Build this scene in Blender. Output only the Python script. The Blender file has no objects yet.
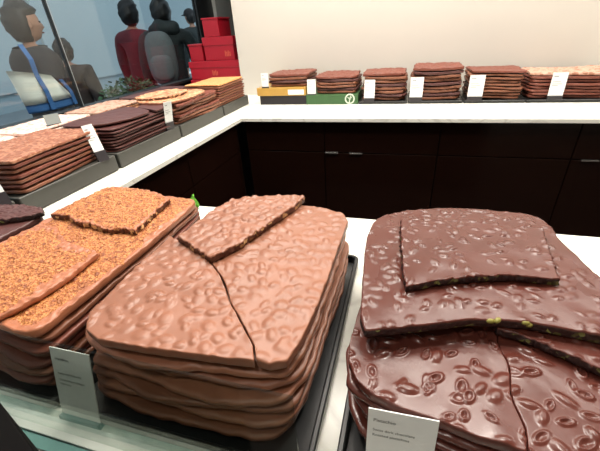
import bpy, bmesh, math, random
import numpy as np
from mathutils import Vector, Matrix
random.seed(4); RNG = np.random.default_rng(4)
S = 0.45; ZC = 0.92                      # layout unit (camera height above the worktop) and worktop height, metres
COL = bpy.context.scene.collection
def W(x, y, z): return Vector((x*S, y*S, z*S + ZC))

# ------------------------------------------------------------------ materials
def lin(c):
    c = c/255.0
    return c/12.92 if c <= 0.04045 else ((c+0.055)/1.055)**2.4
def rgb(r, g, b): return (lin(r), lin(g), lin(b), 1.0)
def new_mat(name):
    m = bpy.data.materials.new(name); m.use_nodes = True
    nt = m.node_tree; b = nt.nodes['Principled BSDF']
    return m, nt, b
def plain(name, col, rough=0.5, spec=0.5, metal=0.0, noise=0.06, nscale=30, bump=0.0, coat=0.0, emit=None):
    m, nt, b = new_mat(name)
    b.inputs['Roughness'].default_value = rough; b.inputs['Metallic'].default_value = metal
    b.inputs['Specular IOR Level'].default_value = spec; b.inputs['Coat Weight'].default_value = coat
    b.inputs['Coat Roughness'].default_value = 0.08
    tc = nt.nodes.new('ShaderNodeTexCoord'); nz = nt.nodes.new('ShaderNodeTexNoise')
    nz.inputs['Scale'].default_value = nscale; nz.inputs['Detail'].default_value = 4
    nt.links.new(tc.outputs['Object'], nz.inputs['Vector'])
    mx = nt.nodes.new('ShaderNodeMix'); mx.data_type = 'RGBA'
    mx.inputs['A'].default_value = tuple(max(0, c*(1-noise*2)) for c in col[:3])+(1,)
    mx.inputs['B'].default_value = tuple(min(1, c*(1+noise*2)) for c in col[:3])+(1,)
    nt.links.new(nz.outputs['Fac'], mx.inputs['Factor']); nt.links.new(mx.outputs['Result'], b.inputs['Base Color'])
    if bump:
        bp = nt.nodes.new('ShaderNodeBump'); bp.inputs['Strength'].default_value = bump; bp.inputs['Distance'].default_value = 0.002
        nt.links.new(nz.outputs['Fac'], bp.inputs['Height']); nt.links.new(bp.outputs['Normal'], b.inputs['Normal'])
    if emit:
        b.inputs['Emission Color'].default_value = emit[0]; b.inputs['Emission Strength'].default_value = emit[1]
    return m
def speckled(name, base, speck, scale, thr, rough=0.5, bump=0.4, dist=0.001, blot=None):
    """base colour with voronoi flecks (nut pieces, crumbs)"""
    m, nt, b = new_mat(name); b.inputs['Roughness'].default_value = rough
    tc = nt.nodes.new('ShaderNodeTexCoord')
    vo = nt.nodes.new('ShaderNodeTexVoronoi'); vo.inputs['Scale'].default_value = scale
    nz = nt.nodes.new('ShaderNodeTexNoise'); nz.inputs['Scale'].default_value = scale*0.35; nz.inputs['Detail'].default_value = 5
    nt.links.new(tc.outputs['Object'], vo.inputs['Vector']); nt.links.new(tc.outputs['Object'], nz.inputs['Vector'])
    sp = nt.nodes.new('ShaderNodeSeparateColor'); nt.links.new(vo.outputs['Color'], sp.inputs['Color'])
    rp = nt.nodes.new('ShaderNodeValToRGB')
    rp.color_ramp.elements[0].position = thr-0.08; rp.color_ramp.elements[0].color = base
    rp.color_ramp.elements[1].position = thr+0.08; rp.color_ramp.elements[1].color = speck
    nt.links.new(sp.outputs['Red'], rp.inputs['Fac'])
    out = rp.outputs['Color']
    if blot:
        r2 = nt.nodes.new('ShaderNodeValToRGB'); r2.color_ramp.elements[0].position = 0.5; r2.color_ramp.elements[1].position = 0.68
        r2.color_ramp.elements[0].color = (0, 0, 0, 1); r2.color_ramp.elements[1].color = (1, 1, 1, 1)
        nt.links.new(nz.outputs['Fac'], r2.inputs['Fac'])
        mx = nt.nodes.new('ShaderNodeMix'); mx.data_type = 'RGBA'; mx.inputs['B'].default_value = blot
        nt.links.new(r2.outputs['Color'], mx.inputs['Factor']); nt.links.new(out, mx.inputs['A']); out = mx.outputs['Result']
    nt.links.new(out, b.inputs['Base Color'])
    bp = nt.nodes.new('ShaderNodeBump'); bp.inputs['Strength'].default_value = bump; bp.inputs['Distance'].default_value = dist
    ad = nt.nodes.new('ShaderNodeMath'); ad.operation = 'ADD'
    nt.links.new(vo.outputs['Distance'], ad.inputs[0]); nt.links.new(nz.outputs['Fac'], ad.inputs[1])
    nt.links.new(ad.outputs[0], bp.inputs['Height']); nt.links.new(bp.outputs['Normal'], b.inputs['Normal'])
    return m
def choc(name, col, rough, var=0.10, spec=0.5, coat=0.0):
    m, nt, b = new_mat(name)
    b.inputs['Specular IOR Level'].default_value = spec; b.inputs['Coat Weight'].default_value = coat; b.inputs['Coat Roughness'].default_value = 0.2
    tc = nt.nodes.new('ShaderNodeTexCoord')
    nz = nt.nodes.new('ShaderNodeTexNoise'); nz.inputs['Scale'].default_value = 14; nz.inputs['Detail'].default_value = 6
    nt.links.new(tc.outputs['Object'], nz.inputs['Vector'])
    rp = nt.nodes.new('ShaderNodeValToRGB'); e = rp.color_ramp.elements
    e[0].position = 0.3; e[1].position = 0.72
    e[0].color = tuple(c*(1-var) for c in col[:3])+(1,); e[1].color = tuple(min(1, c*(1+var)) for c in col[:3])+(1,)
    nt.links.new(nz.outputs['Fac'], rp.inputs['Fac']); nt.links.new(rp.outputs['Color'], b.inputs['Base Color'])
    mr = nt.nodes.new('ShaderNodeMapRange'); mr.inputs['To Min'].default_value = rough-0.05; mr.inputs['To Max'].default_value = rough+0.09
    nt.links.new(nz.outputs['Fac'], mr.inputs['Value']); nt.links.new(mr.outputs['Result'], b.inputs['Roughness'])
    n2 = nt.nodes.new('ShaderNodeTexNoise'); n2.inputs['Scale'].default_value = 90; n2.inputs['Detail'].default_value = 3
    nt.links.new(tc.outputs['Object'], n2.inputs['Vector'])
    bp = nt.nodes.new('ShaderNodeBump'); bp.inputs['Strength'].default_value = 0.12; bp.inputs['Distance'].default_value = 0.002
    nt.links.new(n2.outputs['Fac'], bp.inputs['Height']); nt.links.new(bp.outputs['Normal'], b.inputs['Normal'])
    return m
def marble(name, base, vein, scale=3.0):
    m, nt, b = new_mat(name); b.inputs['Roughness'].default_value = 0.22
    tc = nt.nodes.new('ShaderNodeTexCoord')
    nz = nt.nodes.new('ShaderNodeTexNoise'); nz.inputs['Scale'].default_value = scale; nz.inputs['Detail'].default_value = 8; nz.inputs['Distortion'].default_value = 1.6
    nt.links.new(tc.outputs['Object'], nz.inputs['Vector'])
    rp = nt.nodes.new('ShaderNodeValToRGB'); e = rp.color_ramp.elements
    e[0].position = 0.46; e[0].color = base; e[1].position = 0.54; e[1].color = base
    k = e.new(0.5); k.color = vein
    nt.links.new(nz.outputs['Fac'], rp.inputs['Fac']); nt.links.new(rp.outputs['Color'], b.inputs['Base Color'])
    return m
def glass(name, tint, refl=0.9, rough=0.015):
    m = bpy.data.materials.new(name); m.use_nodes = True; nt = m.node_tree; nt.nodes.clear()
    o = nt.nodes.new('ShaderNodeOutputMaterial'); mx = nt.nodes.new('ShaderNodeMixShader')
    t = nt.nodes.new('ShaderNodeBsdfTransparent'); t.inputs['Color'].default_value = tint
    g = nt.nodes.new('ShaderNodeBsdfGlossy'); g.inputs['Roughness'].default_value = rough; g.inputs['Color'].default_value = (refl, refl, refl, 1)
    f = nt.nodes.new('ShaderNodeFresnel')
    ge = nt.nodes.new('ShaderNodeNewGeometry'); mr = nt.nodes.new('ShaderNodeMapRange'); mr.inputs['To Min'].default_value = 1.5; mr.inputs['To Max'].default_value = 1/1.5
    nt.links.new(ge.outputs['Backfacing'], mr.inputs['Value']); nt.links.new(mr.outputs['Result'], f.inputs['IOR'])
    nt.links.new(f.outputs[0], mx.inputs[0]); nt.links.new(t.outputs[0], mx.inputs[1]); nt.links.new(g.outputs[0], mx.inputs[2])
    nt.links.new(mx.outputs[0], o.inputs['Surface'])
    return m

M = {}
M['milk'] = choc('milk_chocolate', rgb(141, 91, 68), 0.40)
M['milk_deep'] = choc('milk_chocolate_deep', rgb(124, 76, 54), 0.42)
M['dark'] = choc('dark_chocolate', rgb(88, 45, 37), 0.25, spec=0.4, coat=0.0)
M['dark_matt'] = choc('dark_chocolate_matt', rgb(84, 48, 44), 0.42)
M['ruby'] = choc('reddish_milk_chocolate', rgb(118, 64, 50), 0.42)
M['rim'] = choc('caramel_chocolate_rim', rgb(166, 104, 74), 0.4)
M['gold'] = speckled('golden_praline_crunch', rgb(158, 92, 46), rgb(198, 130, 74), 300, 0.5, 0.55, 0.9, 0.002, rgb(128, 66, 36))
M['gold_soft'] = speckled('golden_crumb', rgb(206, 142, 84), rgb(220, 166, 112), 120, 0.55, 0.55, 0.5, 0.001)
M['tan'] = speckled('caramel_nut_crust', rgb(196, 130, 94), rgb(226, 170, 130), 90, 0.5, 0.5, 0.8, 0.002, rgb(140, 82, 56))
M['fleck'] = speckled('milk_chocolate_with_pale_flecks', rgb(146, 90, 66), rgb(182, 128, 100), 110, 0.66, 0.42, 0.3, 0.001)
M['pink'] = speckled('white_chocolate_with_berries', rgb(236, 212, 198), rgb(214, 160, 146), 80, 0.72, 0.5, 0.4, 0.001)
M['pale'] = speckled('pale_blond_chocolate', rgb(196, 158, 138), rgb(156, 108, 86), 60, 0.7, 0.5, 0.6, 0.002)
M['cut_milk_shaded'] = speckled('shaded_broken_milk_edge', rgb(88, 50, 34), rgb(214, 176, 126), 110, 0.8, 0.6, 0.9, 0.002)  # broken section with nut flecks; base brown darkened to carry its shade
M['cut_dark_shaded'] = speckled('shaded_broken_dark_edge', rgb(46, 26, 24), rgb(128, 130, 72), 190, 0.97, 0.5, 0.9, 0.002)  # broken side with pistachio flecks, shade mixed into the darker base colour
M['nut'] = plain('roasted_nut', rgb(214, 178, 128), 0.5)
M['pistachio'] = plain('pistachio_green', rgb(136, 130, 62), 0.5)
M['marble'] = marble('white_marble', rgb(238, 238, 228), rgb(216, 214, 204))
M['tray'] = plain('black_tray', rgb(30, 31, 32), 0.3, noise=0.05)
M['tray_grey'] = plain('charcoal_tray', rgb(62, 62, 58), 0.42, noise=0.08)
M['tray_lip'] = plain('charcoal_tray_lip', rgb(84, 84, 80), 0.4)
M['card'] = plain('white_card', rgb(226, 228, 226), 0.5, noise=0.01)
M['ink_pale'] = plain('grey_ink', rgb(150, 150, 152), 0.6)
M['ink'] = plain('dark_ink', rgb(46, 48, 50), 0.6)
M['clip'] = plain('black_clip', rgb(44, 40, 44), 0.35)
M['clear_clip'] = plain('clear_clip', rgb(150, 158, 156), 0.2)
M['gold_card'] = plain('gold_paper', rgb(186, 146, 72), 0.4, metal=0.2)
M['green_card'] = plain('green_paper', rgb(56, 92, 52), 0.5)
M['emblem'] = plain('pale_emblem', rgb(196, 208, 190), 0.5)
M['black_card'] = plain('black_paper', rgb(30, 26, 32), 0.4)
M['red'] = plain('red_card_box', rgb(150, 16, 34), 0.38, noise=0.04)
M['red_mark'] = plain('gold_red_mark', rgb(186, 84, 66), 0.4)
M['cabinet'] = plain('dark_brown_lacquer', rgb(24, 11, 7), 0.16, spec=0.3, noise=0.15, nscale=3)
M['gap'] = plain('black_gap', rgb(10, 8, 8), 0.8, spec=0.1)
M['steel'] = plain('brushed_steel', rgb(170, 170, 168), 0.25, metal=0.9)
M['wall'] = plain('warm_white_panel', rgb(200, 195, 186), 0.3, noise=0.02, nscale=1.2)
M['wall_grey'] = plain('grey_wall', rgb(150, 154, 152), 0.6, noise=0.03)
M['floor'] = plain('brown_floor', rgb(52, 36, 30), 0.4)
M['ceiling'] = plain('white_ceiling', rgb(225, 222, 214), 0.7, noise=0.02)
M['frame'] = plain('black_window_frame', rgb(22, 24, 26), 0.35)
M['frame_glint'] = plain('joint_glint', rgb(180, 190, 196), 0.3, metal=0.5)
M['rail'] = plain('pale_glass_rail', rgb(228, 232, 226), 0.25)
M['teal'] = plain('teal_glass_edge', rgb(120, 166, 160), 0.12, coat=0.5)
M['glass'] = glass('clear_guard_glass', (0.84, 0.88, 0.85, 1))
M['glass_edge'] = glass('ground_glass_edge', (0.86, 0.90, 0.88, 1), 0.12, 0.6)
M['win'] = glass('tinted_window_glass', (0.86, 0.90, 0.91, 1))
M['pave'] = plain('street_paving', rgb(128, 134, 138), 0.8, nscale=4)
M['facade'] = plain('pale_blue_facade', rgb(150, 166, 172), 0.7, noise=0.05, nscale=0.6)
M['facade2'] = plain('pale_blue_facade_panel', rgb(172, 184, 186), 0.7, noise=0.03, nscale=0.6)
M['leaf'] = plain('dark_green_leaf', rgb(44, 84, 48), 0.5, noise=0.25, nscale=18)
M['leaf_fresh'] = plain('fresh_green_leaf', rgb(104, 186, 44), 0.4, noise=0.1, nscale=60)
M['skin'] = plain('skin', rgb(176, 128, 104), 0.5)
M['hair'] = plain('dark_hair', rgb(26, 22, 22), 0.5, noise=0.05, nscale=20)
M['coat_dark'] = plain('charcoal_coat', rgb(44, 40, 42), 0.8, noise=0.04)
M['coat_brown'] = plain('brown_coat', rgb(58, 46, 43), 0.8, noise=0.04)
M['coat_red'] = plain('dark_red_jacket', rgb(104, 26, 36), 0.7, noise=0.12)
M['coat_grey'] = plain('dark_green_grey_jacket', rgb(44, 50, 50), 0.8, noise=0.12)
M['pack'] = plain('grey_backpack', rgb(112, 116, 116), 0.8, noise=0.08)
M['trouser'] = plain('navy_trousers', rgb(30, 32, 42), 0.85)
M['shoe'] = plain('black_shoe', rgb(20, 20, 20), 0.5)
M['canvas'] = plain('cream_canvas', rgb(240, 238, 226), 0.85, noise=0.03)
M['blue'] = plain('blue_canvas', rgb(58, 104, 160), 0.8)

# ------------------------------------------------------------------ object helpers
def link(name, verts, faces, mats, parent=None, origin=None, idx=None, smooth=False):
    o0 = Vector(origin) if origin is not None else Vector((0, 0, 0))
    me = bpy.data.meshes.new(name)
    v = np.asarray([tuple(p) for p in verts], float) - np.array(o0)
    me.from_pydata(v.tolist(), [], [list(f) for f in faces])
    for m in (mats if isinstance(mats, (list, tuple)) else [mats]): me.materials.append(m)
    if idx is not None: me.polygons.foreach_set('material_index', list(idx))
    if smooth: me.polygons.foreach_set('use_smooth', [True]*len(me.polygons))
    me.update()
    o = bpy.data.objects.new(name, me); COL.objects.link(o); o.location = o0
    if parent is not None:
        o.parent = parent; o.matrix_parent_inverse = Matrix.Identity(4)
        o.location = Vector(o0) - world_loc(parent)
    return o
def world_loc(o):
    p = Vector(o.location)
    while o.parent: o = o.parent; p += Vector(o.location)
    return p
def tag(o, label=None, cat=None, group=None, kind=None):
    if label: o['label'] = label
    if cat: o['category'] = cat
    if group: o['group'] = group
    if kind: o['kind'] = kind
    return o
def empty(name, loc, label, cat, group=None):
    o = bpy.data.objects.new(name, None); COL.objects.link(o); o.location = loc; o.empty_display_size = 0.05
    return tag(o, label, cat, group)
class MB:
    def __init__(s): s.v = []; s.f = []; s.i = []
    def add(s, v, f, i=0):
        n = len(s.v); s.v += [Vector(p) for p in v]; s.f += [[a+n for a in q] for q in f]; s.i += [i]*len(f); return s
    def box(s, x0, x1, y0, y1, z0, z1, i=0):
        v = [(x, y, z) for z in (z0, z1) for y in (y0, y1) for x in (x0, x1)]
        return s.add(v, [(0, 2, 3, 1), (4, 5, 7, 6), (0, 1, 5, 4), (2, 6, 7, 3), (0, 4, 6, 2), (1, 3, 7, 5)], i)
    def ubox(s, x0, x1, y0, y1, z0, z1, i=0):
        a = W(x0, y0, z0); b = W(x1, y1, z1); return s.box(a.x, b.x, a.y, b.y, a.z, b.z, i)
    def prism(s, pts, z0, z1, i=0):
        n = len(pts); v = [(p[0], p[1], z0) for p in pts]+[(p[0], p[1], z1) for p in pts]
        f = [list(range(n))[::-1], list(range(n, 2*n))]+[(k, (k+1) % n, n+(k+1) % n, n+k) for k in range(n)]
        return s.add(v, f, i)
    def build(s, name, mats, parent=None, origin=None, smooth=False, bevel=0, segs=2):
        o = link(name, s.v, s.f, mats, parent, origin, s.i, smooth)
        if bevel:
            b = o.modifiers.new('bevel', 'BEVEL'); b.width = bevel; b.segments = segs; b.limit_method = 'ANGLE'
        return o
def structure(o): o['kind'] = 'structure'; return o

# ------------------------------------------------------------------ chocolate slabs
def smooth_loop(ctrl, n):
    P = np.array(ctrl, float); m = len(P); out = []
    k = 24
    for i in range(m):
        p0, p1, p2, p3 = P[i-1], P[i], P[(i+1) % m], P[(i+2) % m]
        for t in np.linspace(0, 1, k, endpoint=False):
            # centripetal-like softened catmull
            out.append(0.5*((2*p1)+(-p0+p2)*t*0.7+(2*p0-5*p1+4*p2-p3)*0.7*t*t+((2*p1-2*p2)*0.6+(-p0+3*p1-3*p2+p3)*0.7*1.0*0+(p3-p0)*0)*0*t**3) if False else cr(p0, p1, p2, p3, t))
    return resample(np.array(out), n)
def cr(p0, p1, p2, p3, t):
    T = 0.4
    m1 = (p2-p0)*T; m2 = (p3-p1)*T
    return (2*t**3-3*t**2+1)*p1+(t**3-2*t**2+t)*m1+(-2*t**3+3*t**2)*p2+(t**3-t**2)*m2
def resample(P, n):
    Q = np.vstack([P, P[:1]]); d = np.r_[0, np.cumsum(np.linalg.norm(np.diff(Q, axis=0), axis=1))]
    t = np.linspace(0, d[-1], n, endpoint=False)
    return np.c_[np.interp(t, d, Q[:, 0]), np.interp(t, d, Q[:, 1])]
def vnoise(x, y, seed, freq):
    """smooth sum-of-sines noise, about -1..1"""
    r = np.random.default_rng(seed); z = np.zeros_like(x, float)
    for k in range(6):
        a = r.uniform(0, 2*math.pi); f = freq*r.uniform(0.6, 1.7); p = r.uniform(0, 6.28)
        z += np.sin((x*math.cos(a)+y*math.sin(a))*f+p)
    return z/3.0
def nuts_for(box, kind, seed):
    r = np.random.default_rng(seed); x0, x1, y0, y1 = box
    spec = {'hazel': (0.0185, 0.0125, 0.0048, 0.041, 0.95), 'pist': (0.0190, 0.0100, 0.0060, 0.042, 0.68), 'pist_fine': (0.0145, 0.0082, 0.0042, 0.0335, 0.68),
            'crunch': (0.014, 0.010, 0.0055, 0.021, 0.85), 'lump': (0.036, 0.028, 0.013, 0.052, 1.0), 'hazel_big': (0.0195, 0.0145, 0.0070, 0.038, 1.0)}[kind]
    a, b, h, sp, keep = spec; L = []
    ny = int((y1-y0)/sp)+2; nx = int((x1-x0)/sp)+2
    for j in range(ny):
        for i in range(nx):
            if r.random() > keep: continue
            px = x0+(i+0.5*(j % 2)+r.uniform(-.38, .38))*sp; py = y0+(j+r.uniform(-.38, .38))*sp
            sc = r.uniform(.72, 1.2); L.append((px, py, r.uniform(0, math.pi), a*sc, b*sc*r.uniform(.85, 1.2), h*r.uniform(.55, 1.15), r.random()))
    return np.array(L)
def nut_height(x, y, L, ring=False):
    z = np.zeros(len(x)); 
    for px, py, an, a, b, h, q in L:
        dx = x-px; dy = y-py
        near = np.abs(dx)+np.abs(dy) < a*2.2
        if not near.any(): continue
        u = (dx[near]*math.cos(an)+dy[near]*math.sin(an))/a; w = (-dx[near]*math.sin(an)+dy[near]*math.cos(an))/b
        d2 = u*u+w*w
        hh = h*np.exp(-(d2**1.9)*0.8)
        if ring and q > 0.45:                                  # nuts seen through a dimpled skin: raised rim, sunken middle
            hh = h*(np.exp(-((np.sqrt(d2)-0.85)/0.28)**2)*0.8 - 0.55*np.exp(-d2*4))
        zn = z[near]; z[near] = np.where((hh < 0) & (zn <= 0.0005), hh, np.sign(zn+hh)*(np.abs(np.maximum(zn, 0))**3+np.abs(hh)**3)**(1/3))
    return z
def slab(outline, z, th, mat, seed, nuts=None, edge=None, drape=None, ring=False, n=120, rings=8, broken=False, cut=None, wave=0.004, rough_edge=0.004,
         rim=None, tilt=(0, 0), name='chocolate_bark', label='', cat='chocolate', group=None, sharp=False, bend=None, nut_scale=1.0, parent=None):
    """outline in layout units; z = underside; returns one mesh object. rim: (material, width) for a border of other chocolate"""
    P = resample(np.array(outline, float), n) if sharp else smooth_loop(outline, n)
    c = P.mean(axis=0)
    r = np.random.default_rng(seed)
    t = np.linspace(0, 2*math.pi, n, endpoint=False)
    D = P-c; R = np.linalg.norm(D, axis=1, keepdims=True); U = D/R
    arc = np.arange(n)/n*2*math.pi
    wob = sum(np.sin(arc*f+r.uniform(0, 6.28))*r.uniform(.4, 1) for f in (7, 13, 19, 29, 41))/3
    if broken: wob = wob + r.normal(0, .55, n)
    P = P+U*(wob[:, None]*rough_edge)
    D = P-c; R = np.linalg.norm(D, axis=1)
    e = 0.003 if broken else (0.0035 if sharp else min(0.0035, th*0.25))
    if edge: e = edge
    prof = [(e*0.9, 0.0), (e*0.12, th*0.14), (0.0, th*0.5), (e*0.12, th*0.84), (e*0.8, th*0.99)]
    V = []; I = []
    X = []; Y = []; Z = []; topmask = []
    for ins, zz in prof:
        s = 1-ins/np.maximum(R, 1e-6)
        jag = r.normal(0, .0018, n) if broken and 0 < zz < th*0.95 else 0
        X.append(c[0]+D[:, 0]*s+U[:, 0]*jag); Y.append(c[1]+D[:, 1]*s+U[:, 1]*jag); Z.append(np.full(n, zz)); topmask.append(np.full(n, 1.0 if zz > th*0.9 else (0.6 if zz > th*.6 else 0.0)))
    ts = np.linspace(0, 1, rings+1)[1:]
    if rings < 50: ts = np.concatenate([[0.3*ts[0]], ts])
    NR = len(ts)
    for k, u in enumerate(ts):
        s = (1-e*0.9/np.maximum(R, 1e-6))*(1-u) if k < NR-1 else (1-e/np.maximum(R, 1e-6))*0.012
        X.append(c[0]+D[:, 0]*s); Y.append(c[1]+D[:, 1]*s); Z.append(np.full(n, th)); topmask.append(np.ones(n))
    X = np.concatenate(X); Y = np.concatenate(Y); Z = np.concatenate(Z); T = np.concatenate(topmask)
    if nuts:
        L = nuts_for((X.min(), X.max(), Y.min(), Y.max()), nuts, seed+5)
        L[:, 5] *= nut_scale
        Z += nut_height(X, Y, L, ring)*T
        Z += vnoise(X, Y, seed+9, 45)*0.0012*T
    wv = vnoise(X, Y, seed+1, 7)*wave
    Z = Z+wv
    if drape: Z = Z+vnoise(X, Y, drape[0], 7)*drape[1]
    if bend is not None: Z = Z+bend(X, Y)
    Z = Z+(X-c[0])*tilt[0]+(Y-c[1])*tilt[1]
    nr = len(X)//n
    faces = []; idx = []
    B = len(prof)
    rimk = 0
    ia = np.arange(n); ib = (ia+1) % n
    for k in range(nr-1):
        for a in range(n):
            b = (a+1) % n
            faces.append((k*n+a, k*n+b, (k+1)*n+b, (k+1)*n+a))
            if k < B-2: idx.append(1 if cut is not None else 0)
            elif rim is not None:
                s = 1-ts[min(max(k-B+1, 0), NR-1)]
                dist = (1-s)*R[a]
                lim = rim[1]*(1+0.55*math.sin(arc[a]*5+seed)+0.35*math.sin(arc[a]*23+seed*2)) 
                idx.append(2 if dist < lim else 0)
            else: idx.append(0)
    faces.append([k for k in range((nr-1)*n, nr*n)]); idx.append(0)
    faces.append([k for k in range(n)][::-1]); idx.append(1 if cut is not None else 0)
    mats = [mat, cut if cut is not None else mat, rim[0] if rim else mat]
    verts = np.c_[X*S, Y*S, (Z+z)*S+ZC]
    o = link(name, verts, faces, mats, parent, W(c[0], c[1], z), idx, smooth=True)
    if parent is None: tag(o, label, cat, group, 'thing')
    return o
def rrect(x0, x1, y0, y1, r=0.06, rot=0.0, jit=0.0, rnd=None):
    pts = []
    for cx, cy, a0 in ((x1-r, y1-r, 0), (x0+r, y1-r, 90), (x0+r, y0+r, 180), (x1-r, y0+r, 270)):
        for a in (0, 45, 90):
            t = math.radians(a0+a); pts.append((cx+r*math.cos(t), cy+r*math.sin(t)))
    # mid-edge points so long edges stay straight but can wander
    Q = []
    for i, p in enumerate(pts):
        Q.append(p)
        if i % 3 == 2:
            q = pts[(i+1) % len(pts)]
            for f in (0.33, 0.66): Q.append((p[0]+(q[0]-p[0])*f, p[1]+(q[1]-p[1])*f))
    Q = np.array(Q); c = Q.mean(axis=0); ca, sa = math.cos(rot), math.sin(rot)
    Q = (Q-c)@np.array([[ca, sa], [-sa, ca]])+c
    if jit and rnd is not None: Q = Q+rnd.normal(0, jit, Q.shape)
    return Q
ORD = ['top', 'second', 'third', 'fourth', 'fifth', 'sixth', 'seventh', 'eighth', 'ninth', 'tenth', 'eleventh', 'twelfth', 'thirteenth']
def ordinal(k, total):
    if k == total-1: return 'bottom'
    if k == 0: return 'topmost whole one'
    return ORD[k]+' from the top'

exec_parts = []
# ================================================================== SETTING
mb = MB(); mb.box(-2.1, 4.2, -1.6, 4.6, -0.06, 0.0)
structure(mb.build('floor', M['floor']))
mb = MB(); mb.box(-1.95, 4.2, -1.6, 4.6, 2.95, 3.02)
structure(mb.build('ceiling', M['ceiling']))
# white partition that closes the counter at the back, its left end free standing
mb = MB(); mb.box(-2.87*S, 4.2, 6.13*S, 6.13*S+0.12, 0.0, 2.95)
structure(mb.build('wall_back', M['wall']))
mb = MB(); mb.box(3.9, 4.0, -1.6, 4.6, 0.0, 2.95); structure(mb.build('wall_right', M['wall']))
mb = MB(); mb.box(-1.95, 3.9, -1.7, -1.6, 0.0, 2.95); structure(mb.build('wall_front', M['wall']))
# left side: dwarf wall, window, black post and grey wall beyond
XW = -4.1*S
mb = MB(); mb.box(XW-0.12, XW, -1.6, 4.6, 0.0, ZC+0.10)
structure(mb.build('wall_left', M['frame']))
mb = MB(); mb.box(XW-0.12, XW, 7.97*S, 4.6, ZC+0.10, 2.95)
structure(mb.build('wall_side', M['wall_grey']))
mb = MB(); mb.box(XW-0.12, 4.2, 4.6, 4.7, 0, 2.95)
structure(mb.build('wall_far', M['wall_grey']))
win = MB().box(XW-0.06, XW-0.05, -1.6, 7.3*S, ZC+0.10, 2.95).build('window_1', M['win']); structure(win)
f = MB()
f.box(XW-0.075, XW-0.035, 7.3*S, 7.97*S, ZC+0.10, 2.95)
f.box(XW-0.075, XW-0.0, -1.6, 7.97*S, ZC+0.085, ZC+0.118)
f.box(XW-0.066, XW-0.044, 3.86*S, 3.878*S, ZC+0.10, 2.95)
g = f.build('window_frame', M['frame'], win)
MB().box(XW-0.044, XW-0.042, 3.880*S, 3.886*S, ZC+0.10, 2.2).build('seam_glint', M['frame_glint'], win)['label'] = 'pale strip painted as a glint along the window joint'  # highlight on the window joint, modelled as a thin pale strip

# ------------------------------------------------------------------ worktop: one U of white marble
T = 0.045
def worktop():
    b = MB()
    z1 = ZC; z0 = ZC-T*S
    # front limb, left limb, back limb share edges; build as one polygon prism
    pts = [(-4.05, 0.285), (1.6, 0.285), (1.6, 1.812), (-2.12, 1.812), (-2.10, 4.32), (3.9, 4.335), (3.9, 6.13), (-2.88, 6.13), (-2.88, 7.9), (-4.05, 7.9)]
    pts = [(x*S, y*S) for x, y in pts]
    b.prism(pts, z0, z1)
    return b
o = worktop().build('marble_worktop', M['marble'], bevel=0.0015)
tag(o, 'white marble worktop running in a U along the front, window side and back', 'worktop')

# ------------------------------------------------------------------ cabinets
def cabinet(x0, x1, yf, label, group, handle=True, hx=None):
    """unit under the back counter, doors facing the camera at y = yf (layout units)"""
    top = -T-0.002; bot = -1.9
    r = empty('base_cabinet', W((x0+x1)/2, yf+0.4, -ZC/S), label, 'cabinet', group)
    b = MB().ubox(x0, x1, yf+0.045, yf+1.4, -2.02, top); b.build('body', M['gap'], r, r.location)
    d = MB().ubox(x0+0.006, x1-0.006, yf, yf+0.04, -0.455, top-0.012).build('drawer_front', M['cabinet'], r, W((x0+x1)/2, yf, -0.3), bevel=0.002)
    e = MB().ubox(x0+0.006, x1-0.006, yf, yf+0.04, bot, -0.468).build('door', M['cabinet'], r, W((x0+x1)/2, yf, -1.2), bevel=0.002)
    if hx:
        for h in hx:
            MB().ubox(h-0.085, h+0.085, yf-0.022, yf+0.001, -0.475, -0.458).build('handle', M['steel'], d, W(h, yf, -0.465), bevel=0.001)
xs = [-2.10, -0.985, 0.43, 1.84, 3.25]
for i in range(4):
    cabinet(xs[i], xs[i+1], 4.40, ['dark brown glossy cabinet under the back counter at its left corner', 'dark brown glossy cabinet under the back counter with two steel handle slots', 'dark brown glossy cabinet under the back counter right of the middle', 'dark brown glossy cabinet under the back counter at the right end'][i], 'cabinets under the back counter', hx=[None, [-0.92+0.03, -0.57], None, [2.02]][i])
def side_cabinet(y0, y1, label):
    xf = -2.19; top = -T-0.002
    r = empty('base_cabinet', W(xf-0.4, (y0+y1)/2, -ZC/S), label, 'cabinet', 'cabinets under the window side counter')
    MB().ubox(-3.6, xf-0.045, y0, y1, -2.02, top).build('body', M['gap'], r, r.location)
    MB().ubox(xf-0.04, xf, y0+0.006, y1-0.006, -0.455, top-0.012).build('drawer_front', M['cabinet'], r, W(xf, (y0+y1)/2, -0.3), bevel=0.002)
    MB().ubox(xf-0.04, xf, y0+0.006, y1-0.006, -1.9, -0.468).build('door', M['cabinet'], r, W(xf, (y0+y1)/2, -1.2), bevel=0.002)
side_cabinet(1.82, 3.08, 'dark brown glossy cabinet under the window side counter, nearer one')
side_cabinet(3.08, 4.34, 'dark brown glossy cabinet under the window side counter, nearer the back corner')
o = MB().ubox(-3.6, 1.5, 0.32, 1.72, -2.04, -T-0.002).build('counter_base', M['cabinet'])
tag(o, 'dark base carrying the front counter under the marble', 'counter base')

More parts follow.
